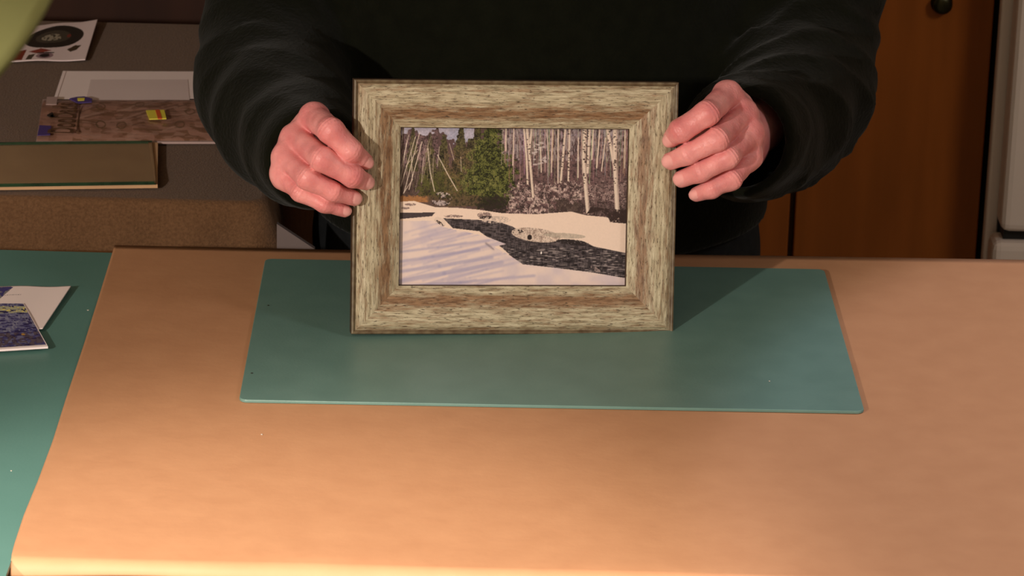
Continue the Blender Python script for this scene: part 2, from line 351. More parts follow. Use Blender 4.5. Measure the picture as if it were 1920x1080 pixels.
# ================================================================== BACK TABLE WITH CLOTH
cf = PZ(250, 366)[1]; cb = PZ(250, 40)[1]; cr = PZ(488, 368)[0]
zt = -.002
bt = empty('side_table', (-.75, (cf+cb)/2, ZF), 'low-lit side table wholly covered by brown linen cloth, behind on the left', 'table')
x0, x1 = -1.35, cr-.006
bb = lambda n, a, b, c, d, e, f, m: box(n, a+.75, b+.75, c-(cf+cb)/2, d-(cf+cb)/2, e-ZF, f-ZF, m, bt, bevel=.002)
bb('tabletop', x0, x1, cf+.006, cb-.006, zt-.028, zt-.0015, M['oak'])
for lx in (x0+.03, x1-.07):
    for ly in (cf+.03, cb-.07): bb('leg', lx, lx+.045, ly, ly+.045, ZF, zt-.028, M['oak'])
def cloth():
    cx, cy = (x0+x1)/2, (cf+cb)/2; rr = roundrect(x1-x0+.012, cb-cf, .012, 4)
    # resample the perimeter evenly
    P = [np.array(p) for p in rr]; P.append(P[0]); L = [0]
    for i in range(1, len(P)): L.append(L[-1]+np.linalg.norm(P[i]-P[i-1]))
    n = 900; S = np.linspace(0, L[-1], n, endpoint=False); pts = []
    for s in S:
        i = np.searchsorted(L, s, 'right')-1; t = (s-L[i])/max(1e-9, L[i+1]-L[i]); pts.append(P[i]*(1-t)+P[i+1]*t)
    pts = np.array(pts); tan = np.roll(pts, -1, 0)-np.roll(pts, 1, 0); tan /= np.linalg.norm(tan, axis=1)[:, None]
    for _ in range(8): tan = (np.roll(tan, 1, 0)+tan+np.roll(tan, -1, 0)); tan /= np.linalg.norm(tan, axis=1)[:, None]
    nor = np.stack([tan[:, 1], -tan[:, 0]], 1)
    corner = pts[np.argmin(((pts-np.array([(x1-x0)/2, -(cb-cf)/2]))**2).sum(1))]
    dc = np.linalg.norm(pts-corner, axis=1)
    drops = np.concatenate([[0, .002, .005, .009, .014], np.linspace(.022, .62, 40)])
    V = []; F = []
    for j, dr in enumerate(drops):
        r_ = .006; k = min(dr/.012, 1); out = r_*math.sin(k*PI/2); z = zt-(r_*(1-math.cos(k*PI/2)))-max(0, dr-.012)
        amp = .016*np.exp(-(dc/.085)**2)+.0030
        g = min(1, max(0, dr-.004)/.12)
        fold = amp*g*(1+np.sin(S*95+1.2+.6*np.sin(S*31)))*.9+g*.004*np.exp(-(dc/.05)**2)
        q = pts+nor*(out+fold+.006*dr)[:, None]
        V += [(a+cx, b+cy, z) for a, b in q]
    for j in range(len(drops)-1):
        for i in range(n): k = (i+1) % n; F.append((j*n+i, (j+1)*n+i, (j+1)*n+k, j*n+k))
    F.append(tuple(range(n)))
    me = bpy.data.meshes.new('tablecloth'); me.from_pydata([tuple(map(float, v)) for v in V], [], F)
    bm = bmesh.new(); bm.from_mesh(me); bmesh.ops.recalc_face_normals(bm, faces=bm.faces); bm.to_mesh(me); bm.free()
    o = link('tablecloth', me, M['cloth'], smooth=True)
    me.polygons[len(me.polygons)-1].use_smooth = False
    return tag(o, 'dark brown linen cloth draped in folds over the side table', 'tablecloth')
cloth()
# ---- board leaning in the gap
a = PY(519, 420, .290); b = PY(590, 467, .290)
def board():
    dx = b-a; t = .006; n = np.array([0, .04, 0]); V = []
    up = np.array([0, 0, 1.0])
    lo_a = np.array([a[0], a[1], ZF]); lo_b = np.array([b[0], b[1], ZF])
    
    fr_ = [lo_a, lo_b, b, a]; V = fr_+[p+np.array([0, t, 0]) for p in fr_]
    o = mesh('backing_panel', V, [(0, 1, 2, 3), (7, 6, 5, 4), (0, 4, 5, 1), (1, 5, 6, 2), (2, 6, 7, 3), (3, 7, 4, 0)], M['foam'])
    tag(o, 'pale grey board with slanted top leaning in the dark gap beside the brown tablecloth', 'board')
board()
# ================================================================== WORK TABLE
yfr = PZ(960, 1064)[1]                      # front edge
A_ = PZ(215, 459.5); B_ = PZ(1920, 487)
slope = (B_[1]-A_[1])/(B_[0]-A_[0])
far = lambda x: A_[1]+slope*(x-A_[0])
yl = PZ(100, 465)[1]
tb = empty('work_table', (0, -.15, ZF), 'work table under kraft paper and green cutting mats', 'table')
tx0, tx1 = -1.0, .95
slab('tabletop', [(tx0, yfr+.003+.15), (tx1, yfr+.003+.15), (tx1, far(tx1)-.004+.15), (tx0, min(yl, far(tx0))-.003+.15)], -.034-ZF, -.0045-ZF, M['oak'], tb)
for lx in (tx0+.03, tx1-.09):
    for ly in (yfr+.02, far(lx)-.09): box('leg', lx, lx+.055, ly+.15, ly+.205, 0, -.034-ZF, M['oak'], tb, bevel=.002)
box('apron', tx0+.06, tx1-.06, yfr+.03+.15, yfr+.05+.15, -.12-ZF, -.034-ZF, M['oak'], tb)
xe_ = PZ(23, 1050)[0]-.001
o = slab('cutting_mat', [(tx0+.01, yfr-.045), (xe_, yfr-.045), (xe_, yfr+.006)]+[(p[0]+.018, p[1]) for p in [PZ(*e) for e in ((104, 812), (127, 738), (160, 638), (188, 548), (211, 472))]]+[(PZ(211, 472)[0]+.018, yl-.004), (tx0+.01, yl)], -.0045, -.0015, M['matbig'])
tag(o, 'large green cutting mat at left, half hidden beneath the kraft paper', 'cutting mat')
# kraft paper
EL = [(215, 459.5), (188, 548), (160, 638), (127, 738), (104, 812), (78, 882), (52, 945), (34, 1000), (24, 1045)]
el = [PZ(*e) for e in EL]
def paper():
    ys = np.concatenate([np.linspace(1, 0, 60)]); V = []; F = []; nx = 140
    ey = [p[1] for p in el][::-1]; ex = [p[0] for p in el][::-1]
    rows = []
    xR = tx1-.02
    for t in ys: rows.append(('flat', t))
    for k in range(1, 11): rows.append(('bend', k/10))
    rb = .010
    for kind, t in rows:
        for i in range(nx+1):
            u = i/nx; u = u**1.3
            if kind == 'flat':
                xl_ = np.interp(yfr+.02+(A_[1]-yfr-.02)*t, ey, ex); x = xl_+(xR-xl_)*u
                yf_ = far(x)+.0028*math.sin(math.pi*min(1, max(0, (x-A_[0])/.55)))*-1
                y = yfr+(yf_-yfr)*t
                d = (x-xl_); z = .0006*math.sin(x*9+y*7)*math.exp(-((y-yfr)/.3)**2)*0
                z = .0
            else:
                xl_ = ex[0]-.001; x = xl_+(xR-xl_)*u
                a = t*PI/2*.97; y = yfr-rb*math.sin(a); z = -rb*(1-math.cos(a))-.0015*t*math.sin(x*30)
            V.append((x, y, z))
    n = nx+1
    for j in range(len(rows)-1):
        for i in range(nx): F.append((j*n+i, (j+1)*n+i, (j+1)*n+i+1, j*n+i+1))
    o = mesh('kraft_paper', V, F, M['kraft'], smooth=True)
    s = o.modifiers.new('thick', 'SOLIDIFY'); s.thickness = .0006; s.offset = -1
    return tag(o, 'wide sheet of brown kraft paper covering the work table', 'paper')
paper()
# small mat
W, D = .457, .3097
m_yaw = .0158
def mat_pts():
    R = Matrix.Rotation(m_yaw, 2); P = roundrect(W, D, .006, 5)
    return [tuple(R @ Vector(p)) for p in P]
cm = slab('cutting_mat', mat_pts(), .0003, .0028, M['mat'])
mo = cm.modifiers.new('soft', 'BEVEL'); mo.width = .0006; mo.segments = 2; mo.limit_method = 'ANGLE'
tag(cm, 'small plain green cutting mat on kraft paper with the picture frame standing on it', 'cutting mat')
ZM = .0030
# specks
def speck(px, py, z, r, m, label):
    p = PZ(px, py, z); bm = bmesh.new(); bmesh.ops.create_icosphere(bm, subdivisions=2, radius=r)
    for v in bm.verts: v.co *= 1+.3*random.uniform(-1, 1); v.co.z = v.co.z*.35+r*.3
    tag(frombm('lint_speck', bm, m, loc=p, smooth=True), label, 'speck')
speck(472, 700, .003, .0008, M['darkink'], 'tiny dark crumb near the left edge of the small green mat')
speck(503, 573, .003, .0007, M['darkink'], 'tiny dark mark near top left of the small green mat')
speck(491, 815, .0002, .0008, M['lint'], 'tiny pale crumb on kraft paper below the small mat')
speck(165, 582, -.0015, .0008, M['lint'], 'tiny white speck on the large left mat beside the paper edge')
speck(21, 883, -.0015, .0006, M['lint'], 'tiny white speck on the large left mat at the bottom left')
speck(1443, 715, .003, .0007, M['lint'], 'tiny pale speck at right on the small green mat')
# ================================================================== PICTURE FRAME
FW, FH = .2501, .1953; RW = .0372
fyaw, ftilt, froll = .1302, .2286, .0226
FM = Matrix.Translation((-.0272, -.0108, ZM)) @ Matrix.Rotation(fyaw, 4, 'Z') @ Matrix.Rotation(-ftilt, 4, 'X')
FR = Matrix.Rotation(froll, 4, 'Y')
# local frame coordinates: x right, z up, -y towards the viewer; the outer face plane is y = 0
pf = empty('framed_picture', (0, 0, 0), 'winter river photo in a weathered beige wood frame, held upright by both hands', 'picture')
pf.matrix_world = FM @ FR
zlift = 0.0
PROF = [(0, .016), (0, .0012), (.0004, .0003), (.0013, 0), (.0022, .0004), (.0027, .0014), (.0034, .0016), (.0060, -.0004), (.0100, -.0012), (.0160, -.0006), (.0220, .0012),
        (.0280, .0034), (.0330, .0056), (.0356, .0070), (.0366, .0076), (.0372, .0086), (.0372, .0112), (.0350, .0112), (.0350, .016)]
def rail(p0, p1, inn, m_start=True):
    """p0->p1 outer edge ends; inn = inward unit (x,z)"""
    p0 = np.array(p0); p1 = np.array(p1); d = (p1-p0)/np.linalg.norm(p1-p0); inn = np.array(inn); Lr = np.linalg.norm(p1-p0)
    nseg = 1; V = []; F = []; UV = []; n = len(PROF)
    off = random.uniform(0, 5)
    for e in (0, 1):
        for (s, y) in PROF:
            q = (p0+d*s if e == 0 else p1-d*s)+inn*s; V.append((q[0], y, q[1]))
    for k in range(n):
        k2 = (k+1) % n; F.append((k, k2, n+k2, n+k))
    F.append(tuple(range(n-1, -1, -1))); F.append(tuple(range(n, 2*n)))
    me = bpy.data.meshes.new('frame_rail'); me.from_pydata(V, [], F)
    uvl = me.uv_layers.new(name='grain')
    for f in me.polygons:
        for li in f.loop_indices:
            vi = me.loops[li].vertex_index; s, y = PROF[vi % n]
            uvl.data[li].uv = ((s if vi < n else Lr-s)+off, s+off*0)
        f.material_index = 0
        ks = [v % n for v in f.vertices]
        if len(ks) == 4:
            mx = max(PROF[k][0] for k in ks)
            if mx <= .0001 or PROF[ks[0]][1] > .0105 or min(PROF[k][0] for k in ks) >= .0360: f.material_index = 1  # dark outer sides; the rabbet shadow is put into the inner lip's colour
            elif mx <= .0035: f.material_index = 2
    bm = bmesh.new(); bm.from_mesh(me); bmesh.ops.recalc_face_normals(bm, faces=bm.faces); bm.to_mesh(me); bm.free()
    return link('frame_rail', me, [M['moulding'], M['moulding_edge'], M['lip']], pf)
h2 = FW/2
rail((-h2, FH), (h2, FH), (0, -1)); rail((h2, 0), (-h2, 0), (0, 1))
rail((-h2, 0), (-h2, FH), (1, 0)); rail((h2, FH), (h2, 0), (-1, 0))
box('backing_board', -h2+.02, h2-.02, .0150, .0165, .02, FH-.02, M['backing'], pf)
box('mount_board', -h2+.035, h2-.035, .0128, .0149, .035, FH-.035, M['white'], pf)
def river_photo():
    A = Art(620, 431, (60, 1470), (50, 1030), (92, 72, 74))
    x, y = A.x, A.y
    fb = lambda a, b, c, q: np.clip((.45*A.N(a, q)+.35*A.N(b, q+20)+.35*A.N(c, q+40)-.575)*1.5+.5, 0, 1)
    n1, n2, n3, n4 = fb(1.6, 3.2, 8, 1), fb(1.2, 2.6, 14, 2), A.N(7, 3), A.N(24, 4); n5 = A.N((9, 2), 5); n6 = A.N((2, 10), 6); n7 = A.N(1.3, 9)
    wx = x+(n3-.5)*90+(n1-.5)*34; wy = y+(A.N(9, 81)-.5)*60+(n2-.5)*24
    # sky
    sky = y < 130+40*np.sin(x/60)+60*(n3-.5)
    A.put(sky & (x < 520), (178, 172, 190)); A.put((y < 110) & (x > 640) & (n3 > .4), (150, 142, 158))
    A.put(sky & (wx > 360) & (wx < 470), (150, 154, 180), .5)
    # undergrowth right
    A.put((x > 680) & (n1 > .5), (118, 92, 92), .8); A.put((x > 680) & (n1 < .3), (62, 48, 50), .8)
    A.put((x > 680) & (y < 260) & (n5 > .58), (158, 146, 150), .75); A.put((x > 680) & (y < 200) & (n2 > .62), (176, 164, 166), .6)
    A.put((x > 680) & (y < 230) & (n5 < .28), (50, 42, 46), .7)
    # left woods
    L = (x < 300) & (y < 500) & (y > 70+40*np.abs(np.sin(x/47))+40*(n3-.5)); A.put(L, (110, 86, 90)); A.put(L & (n1 < .42), (62, 48, 48)); A.put(L & (n2 > .72), (160, 138, 138), .6)
    A.put((x < 300) & (y > 300) & (y < 500) & (n1 > .3), (64, 52, 42), .6)
    for cx, top, bot, wd in ((150, 50, 330, 60), (255, 105, 420, 75), (338, 105, 480, 95), (440, 60, 520, 130), (540, 55, 540, 150), (500, 130, 540, 190)):
        k = (y-top)/(bot-top); m = (k > 0) & (k < 1) & (np.abs(x-cx) < wd*(.12+.88*k)*(.5+.45*n3+.25*(n1-.5)))
        A.put(m, (66, 60, 42)); A.put(m & (n1 > .55), (96, 92, 58)); A.put(m & (n2 < .3), (34, 30, 24)); A.put(m & (n7 > .82), (148, 130, 112), .6)
    m = (wx > 190) & (wx < 520) & (wy > 335) & (y < 500+16*(n1-.5)); A.put(m & (n1 > .3), (84, 84, 44), .85); A.put(m & (n2 < .32), (44, 40, 28))
    A.put((x > 340) & (x < 520) & (y > 200) & (y < 470) & (n1 > .52), (120, 96, 70), .6)
    # big cedar
    k = (y-40)/(510-40); hw = np.interp(y, [40, 180, 300, 380, 470, 560], [48, 85, 150, 165, 150, 60])
    m = (np.abs(x+(n1-.5)*50+(n2-.5)*30-620-10*np.sin(y/40)) < hw*(.60+.75*n3)) & (y < 560+20*(n1-.5))
    A.put(m, (70, 76, 38)); A.put(m & (n1 > .56), (100, 104, 54)); A.put(m & (n2 > .72), (132, 130, 78), .8); A.put(m & (n1 < .36), (42, 44, 26)); A.put(m & (n2 < .26), (26, 26, 18))
    A.put(m & (y > 480) & (n1 > .4), (52, 44, 38), .8); A.put((np.abs(wx-650) < 70) & (wy > 490) & (y < 578+12*(n1-.5)) & (n1 > .25), (46, 38, 36), .85)
    # snowy scrub at the bank
    m = (x > 730+60*(n3-.5)+(y < 440)*(440-y)*.6) & (y > 400+90*(n3-.5)-(x-720)*.03) & (y < 590); A.put(m & (n3 > .42) & (n1 > .4), (176, 152, 148), .8); A.put(m & (n2 > .62) & (n3 > .35), (216, 194, 184), .85); A.put(m & (n1 < .28), (70, 56, 56)); A.put(m & (n2 < .16), (40, 34, 34))
    A.put((wx > 1010) & (wx < 1200) & (wy > 500) & (y < 590) & (n1 > .32), (66, 54, 50), .8)
    m = (x > 1180) & (y > 330) & (y < 620); A.put(m & (n6 > .55), (120, 98, 98), .6); A.put(m & (n6 < .3), (72, 56, 58), .7); A.put((x > 1180) & (wy > 505) & (y < 640) & (n1 > .45), (54, 42, 42), .8)
    A.put((x > 60) & (x < 250) & (y > 465+8*n1*3) & (y < 515), (160, 112, 72)); A.put((wx > 240) & (wx < 560) & (wy > 470) & (y < 560) & (n1 > .45), (104, 82, 66), .7)
    A.put(A.ellipse(330, 495, 62, 42) & (n3 > .45) & (n1 > .35), (200, 184, 184), .85); A.put(A.ellipse(330, 505, 66, 44) & (n1 < .30), (50, 42, 44))
    # birches
    rr_ = random.Random(8)
    for i in range(46):
        xa = rr_.uniform(62, 290); ya = rr_.uniform(90, 260); A.line([(xa, ya), (xa-rr_.uniform(-12, 50), ya+rr_.uniform(90, 220))], rr_.uniform(1.2, 3), (196, 172, 160), .55)
    for i in range(40):
        xa = rr_.uniform(290, 520); ya = rr_.uniform(120, 380); A.line([(xa, ya), (xa+rr_.uniform(-14, 22), ya+rr_.uniform(30, 110))], rr_.uniform(1, 2.4), (160, 134, 116), .45)
    for i in range(60):
        xa = rr_.uniform(1180, 1465); ya = rr_.uniform(330, 560); A.line([(xa, ya), (xa+rr_.uniform(-20, 20), ya+rr_.uniform(30, 90))], rr_.uniform(1, 2.6), (150, 126, 122), .5)
    W1, W2 = (226, 208, 192), (192, 170, 158)
    for pts, wd in (([(190, 95), (100, 460)], 5), ([(165, 120), (80, 420)], 5), ([(125, 110), (75, 330)], 4), ([(205, 150), (130, 440)], 5), ([(110, 160), (70, 450)], 4), ([(240, 190), (258, 340), (285, 450)], 6),
                    ([(300, 230), (360, 340), (422, 445)], 6), ([(140, 200), (150, 380), (95, 465)], 4), ([(95, 60), (70, 240)], 4), ([(310, 180), (300, 300)], 3), ([(215, 240), (205, 400)], 3), ([(370, 160), (400, 260)], 3),
                    ([(440, 240), (445, 330)], 3), ([(75, 90), (62, 300)], 3), ([(180, 200), (110, 300)], 3)): A.line(pts, wd, W1, .85)
    r = random.Random(5)
    for i in range(84):
        xx = 690+r.random()*780; t = 50+r.random()*20; bt_ = r.uniform(230, 400); sl = r.uniform(-14, 14)
        A.line([(xx, t), (xx+sl, bt_)], r.uniform(1.6, 4.5), (206-60*r.random(), 184-56*r.random(), 172-50*r.random()), .75)
    for pts, wd in (([(820, 50), (840, 230), (850, 400)], 13), ([(838, 50), (862, 260), (885, 480)], 16), ([(870, 50), (858, 200)], 12), ([(1030, 60), (1035, 395)], 9), ([(1075, 60), (1052, 390)], 14),
                    ([(1100, 60), (1098, 380)], 12), ([(1195, 55), (1190, 250), (1205, 420), (1222, 575)], 24), ([(1222, 55), (1215, 330)], 17), ([(1245, 60), (1240, 250)], 10), ([(1285, 55), (1270, 300)], 10),
                    ([(1330, 60), (1370, 250), (1385, 330)], 20), ([(1378, 50), (1380, 250), (1392, 430), (1405, 600)], 28), ([(1320, 120), (1300, 320)], 8), ([(760, 60), (757, 290)], 7), ([(712, 60), (714, 200)], 10),
                    ([(995, 60), (993, 330)], 7), ([(925, 180), (932, 330)], 8), ([(1155, 120), (1157, 360)], 7), ([(1440, 60), (1442, 300)], 8), ([(960, 60), (975, 250)], 5)):
        A.line(pts, wd, W2, .95); A.line([(px_-wd*.12, py_) for px_, py_ in pts], wd*.6, W1, .95)
    for i in range(120):
        cx = r.choice([1200, 1195, 1215, 1378, 1384, 1340, 850, 1055, 1098]); A.put(A.ellipse(cx+r.uniform(-9, 9), r.uniform(60, 400), r.uniform(3, 7), r.uniform(2, 4)), (58, 44, 42), .85)
    for i in range(26): A.put(A.ellipse(r.uniform(880, 960), r.uniform(150, 290), r.uniform(6, 16), r.uniform(3, 7)), (206, 192, 190), .75)
    # snow and river
    SN = (238, 214, 198)
    A.put(A.poly([(60, 515), (160, 508), (290, 545), (420, 548), (560, 560), (700, 580), (900, 585), (1120, 568), (1210, 590), (1330, 600), (1470, 640), (1470, 830), (60, 830)]), SN)
    A.put(A.poly([(60, 580), (290, 578), (270, 600), (60, 620)]), (72, 62, 66)); A.put(A.poly([(1210, 585), (1300, 560), (1345, 600), (1360, 632), (1470, 640), (1470, 560), (1240, 540)]) & (n1 > .25), (58, 45, 44))
    for cx, cy, rx, ry in ((140, 530, 34, 8), (110, 552, 26, 7), (590, 592, 44, 18), (400, 600, 60, 8)): A.put(A.ellipse(cx, cy, rx, ry) & (n1 > .35), (120, 100, 98), .8)
    RIV = [(340, 612), (560, 622), (640, 628), (700, 640), (760, 660), (830, 700), (1000, 735), (1200, 750), (1260, 780), (1470, 822), (1470, 975), (1180, 930), (830, 900), (780, 860), (700, 790), (560, 690), (400, 672)]
    R_ = A.poly(RIV); A.put(R_, (58, 52, 56)); A.put(R_ & (n5 > .6), (86, 78, 82)); A.put(R_ & (n6 > .66), (104, 94, 96), .75); A.put(R_ & (n6 < .25), (36, 32, 36)); A.put(R_ & (y > 790) & (n6 > .72), (160, 148, 146), .7)
    A.put(A.ellipse(320, 632, 40, 22, .5) & (n1 > .3), (226, 204, 190)); A.put(A.ellipse(318, 640, 34, 8, .6) & (n1 < .5), (70, 58, 58))
    A.put(A.ellipse(660, 620, 90, 22) & (n1 > .42), (206, 186, 174)); A.put(A.ellipse(600, 606, 50, 10) & (n1 < .5), (60, 50, 50))
    A.put(A.ellipse(905, 712, 150, 42, .12), (214, 194, 180)); A.put(A.ellipse(905, 712, 150, 42, .12) & (n1 < .42), (150, 128, 118), .8); A.put(A.ellipse(868, 726, 14, 16), (44, 34, 34)); A.put(A.ellipse(790, 690, 40, 12) & (n1 < .5), (60, 50, 50))
    A.put(A.ellipse(1080, 715, 130, 16, .05), (176, 164, 150), .7); A.put(A.ellipse(1130, 755, 100, 16, .08) & (n1 > .3), (44, 38, 40))
    A.put(A.ellipse(1275, 918, 34, 12, .5) & (n1 > .4), (150, 132, 130))
    NB = [(60, 630), (280, 628), (350, 668), (480, 695), (600, 720), (725, 768), (650, 785), (740, 830), (828, 890), (1000, 908), (1250, 938), (1455, 972), (1470, 976), (1470, 1030), (60, 1030)]
    S_ = A.poly(NB); A.put(S_, (232, 210, 202))
    for i in range(46):
        y0 = 650+i*9+r.uniform(-6, 6); ln = r.uniform(160, 520); xs_ = r.uniform(40, 500); bend = r.uniform(20, 60)
        tmp = A.A.copy(); A.line([(xs_, y0+ln*.16), (xs_+ln*.5, y0+bend*.1), (xs_+ln, y0-ln*.10)], r.uniform(6, 16), (172, 162, 188), .38); A.A = np.where(S_[..., None], A.A, tmp)
    for y0, y1_, x1_, wd in ((1000, 880, 700, 26), (940, 850, 640, 20), (880, 800, 560, 18), (820, 745, 620, 14), (1030, 960, 900, 16)):
        tmp = A.A.copy(); A.line([(60, y0), (x1_*.5, (y0+y1_)/2+6), (x1_, y1_)], wd, (158, 152, 184), .55); A.A = np.where(S_[..., None], A.A, tmp)
    A.put(S_*np.clip((x-500)/300, 0, 1)*np.clip((n4-.35)*2.2, 0, 1), (196, 182, 196), .5); A.put(S_*np.clip((560-x)/250, 0, 1)*np.clip((.65-n4)*2, 0, 1)*np.clip((940-y)/100, 0, 1), (178, 170, 196), .4)
    gr = .55*A.N(1.2, 71)+.45*A.N(4, 72); fs_ = (A.A.min(-1) > 185); A.A *= np.where(S_ | fs_, 1+.04*(gr-.5), 1+.30*(gr-.5))[..., None]
    A.line([(600, 762), (650, 800)], 6, (90, 80, 90), .8); A.put(A.ellipse(940, 820, 5, 9), (250, 240, 235))
    # slight blur, softer on the near snow
    C = A.A.copy()
    for _ in range(6):
        D = C.copy(); D[1:-1, 1:-1] = (C[:-2, 1:-1]+C[2:, 1:-1]+C[1:-1, :-2]+C[1:-1, 2:])/4; C = D
    sm = S_.copy()
    for _ in range(5): q_ = sm.copy(); q_[1:-1, 1:-1] = sm[:-2, 1:-1] & sm[2:, 1:-1] & sm[1:-1, :-2] & sm[1:-1, 2:]; sm = q_
    A.A = np.where(sm[..., None], C, A.A)
    B = A.A.copy(); B[1:-1, 1:-1] = (A.A[1:-1, 1:-1]*4+A.A[:-2, 1:-1]+A.A[2:, 1:-1]+A.A[1:-1, :-2]+A.A[1:-1, 2:])/8; A.A = B
    return A
x0p, x1p, z0p, z1p = -h2+.0352, h2-.0352, .0352, FH-.0352
ph = art_mesh('photo_print', river_photo(), bil((x0p, .0125, z1p), (x1p, .0125, z1p), (x1p, .0125, z0p), (x0p, .0125, z0p)), M['print'], pf)
ph['label'] = 'colour photo print of a snowy river bank, cedar and birch trunks'
# ================================================================== PAPERS ON THE LEFT OF THE WORK TABLE
def wavy(name, art, c, m, amp, label, cat, rise=0, nx=None, thick=.0008, parent=None):
    f = bil(*c)
    def g(u, v):
        P = f(u, v); P[:, 2] += amp*np.sin(u*PI*2.2+.6)**2+rise*u**2*(1-v); return P
    o = art_mesh(name, art, g, m, parent)
    s = o.modifiers.new('thick', 'SOLIDIFY'); s.thickness = thick; s.offset = -1
    return tag(o, label, cat) if label else o
def quad(pts, z): return [PZ(x, y, z) for x, y in pts]
A = Art(150, 80, (-100, 133), (537, 640), (248, 230, 226)); nn = A.N(3, 3)
A.put(A.poly([(-100, 537), (22, 539), (6, 570), (-100, 570)]), (70, 64, 120)); A.put(A.poly([(-100, 537), (22, 539), (6, 570), (-100, 570)]) & (nn > .6), (130, 124, 130))
for i in range(9): A.put(A.ellipse(16+i*3.6, 556.5, 1.4, .7), (120, 100, 110), .8)
wavy('white_sheet', A, quad([(-90, 536), (133, 540), (80, 617), (-150, 640)], .0012), M['printmatte'], .0008, 'white card with slanted right edge under the blue print on the left mat', 'paper', rise=.0012)
A = Art(140, 90, (-100, 88), (569, 660), (74, 70, 118)); n1, n2, n3 = A.N(3, 1), A.N((2, 9), 2), A.N(6, 4)
A.put(n2 > .55, (120, 120, 150), .8); A.put(n2 < .3, (48, 42, 84)); A.put(n1 > .7, (150, 150, 166), .7); A.put((A.y > 575) & (A.y < 590) & (n2 > .35), (186, 184, 150), .9); A.put((A.y > 575) & (A.y < 588) & (n1 > .72), (222, 206, 120))
A.put((A.y > 632) & (n1 > .45), (80, 64, 70), .7); A.put(A.ellipse(54, 636, 4, 2), (206, 150, 50), .8)
for i in range(16): A.line([(-90+i*12, 600+6*math.sin(i)), (-80+i*12, 596+8*math.sin(i*1.7)), (-70+i*12, 604)], 1.4, (140, 138, 170), .7)
bz = .0030
bl = empty('picture_booklet', PZ(0, 620, -.0015), 'blue painterly print with thick pale edge lying at far left over the white card', 'booklet')
off = -np.array(PZ(0, 620, -.0015))
art_mesh('cover_print', A, bil(*quad([(-90, 569), (43, 569), (86, 646), (-100, 658)], bz), off=off), M['printmatte'], bl)
pp = [p[:2]+off[:2] for p in quad([(-92, 568), (44, 568), (90, 649), (-102, 661)], bz)]
slab('page_block', pp, .0026, bz+off[2]-.0002, M['white'], bl)
# ================================================================== THINGS ON THE SIDE TABLE
zb = .0
S0 = [(10, 50), (183, 45), (160, 113), (-60, 116)]
A = Art(220, 110, (0, 1), (0, 1), (244, 224, 226)); n1 = A.N(4, 1)
e = A.ellipse(.62, .38, .285, .30); A.put(e, (46, 38, 30)); A.put(A.ellipse(.61, .38, .17, .17), (78, 70, 58)); A.put(A.ellipse(.60, .40, .10, .09) & (n1 > .45), (190, 180, 160), .8); A.put(A.ellipse(.76, .36, .02, .04), (130, 56, 44))
A.put(A.poly([(.30, .72), (.43, .70), (.45, .97), (.30, .97)]), (134, 56, 34)); A.put(A.poly([(.46, .76), (.56, .69), (.67, .75), (.56, .83)]), (150, 66, 52))
A.put(A.poly([(.48, .85), (.54, .83), (.53, .97), (.48, .97)]), (84, 70, 54)); A.put(A.ellipse(.63, .88, .075, .075), (160, 130, 140)); A.put(A.ellipse(.63, .88, .045, .045), (38, 30, 30)); A.put(A.poly([(.55, .80), (.70, .79), (.70, .82), (.55, .83)]), (70, 58, 56))
A.put(A.poly([(.80, .72), (.86, .62), (.92, .63), (.89, .74), (.84, .78)]), (74, 58, 36))
wavy('pattern_sheet', A, quad(S0, zb+.0012), M['printmatte'], .001, 'white printed sheet with a dark oval and red shapes at the back of brown cloth', 'paper', rise=.004)
# white mat board
mb = quad([(118, 133), (372, 133), (378, 200), (96, 200)], zb+.0022); mbx = quad([(118, 133), (560, 135), (560, 204), (96, 200)], zb+.0022)
org = np.array(PZ(250, 166, zb)); wb = empty('mount_folder', org, 'white mount board with a greyer inner rectangle, behind the brown packet', 'board')
rel = lambda pts, z: [tuple(np.array(p[:2])-org[:2]) for p in quad(pts, z)]
WBQ = [(118, 133.5), (402, 134.5), (402, 198), (97, 197)]
slab('board_sheet', rel(WBQ, zb+.002), .0004, .0022, M['white'], wb)
slab('inner_panel', rel([(170, 149.5), (352, 149.5), (356, 192), (160, 192)], zb+.0024), .0022, .0026, M['greyp'], wb)
slab('fold_strip', rel([(118, 133.5), (124, 133.5), (103, 197), (97, 197)], zb+.0024), .0022, .0027, M['white'], wb)
# packet
pk = empty('stencil_packet', PZ(240, 220, zb), 'clear packet with brown lettering and yellow price sticker on the brown cloth', 'packet')
po = -np.array(PZ(240, 220, zb)); zp = zb+.006
A = Art(300, 90, (0, 1), (0, 1), (168, 126, 110)); n1, n2, n3 = A.N((4, 14), 1), A.N((2, 20), 2), A.N(12, 3)
A.put(n3 > .55, (140, 100, 82), .6); A.put((n1 > .62) & (A.x > .2), (122, 88, 66), .7); A.put((n2 > .68) & (A.x > .25), (176, 138, 124), .7)
r = random.Random(3)
for i in range(26):
    x_ = r.uniform(.26, .95); y_ = r.uniform(.15, .9); A.line([(x_, y_), (x_+.03, y_+.02), (x_+r.uniform(.04, .12), y_-r.uniform(-.1, .2))], .006, (112, 80, 60), .0)
for i in range(22):
    x_ = r.uniform(.22, .95); y_ = r.uniform(.12, .85); ln = r.uniform(.05, .2)
    d = np.abs((A.y-y_)+(A.x-x_)*1.1); A.put((d < .018) & (A.x > x_) & (A.x < x_+ln), (112, 80, 62) if i % 2 else (182, 146, 132), .6)
for cx, cy in ((.36, .28), (.60, .2), (.48, .72), (.36, .68), (.82, .7), (.9, .4)): A.put(A.ellipse(cx, cy, .03, .09) & ~A.ellipse(cx, cy, .022, .06), (100, 74, 48), .7)
PKQ = [(82, 180), (378, 179), (402, 257), (69, 257)]
f_ = bil(*quad(PKQ, zp), off=po)
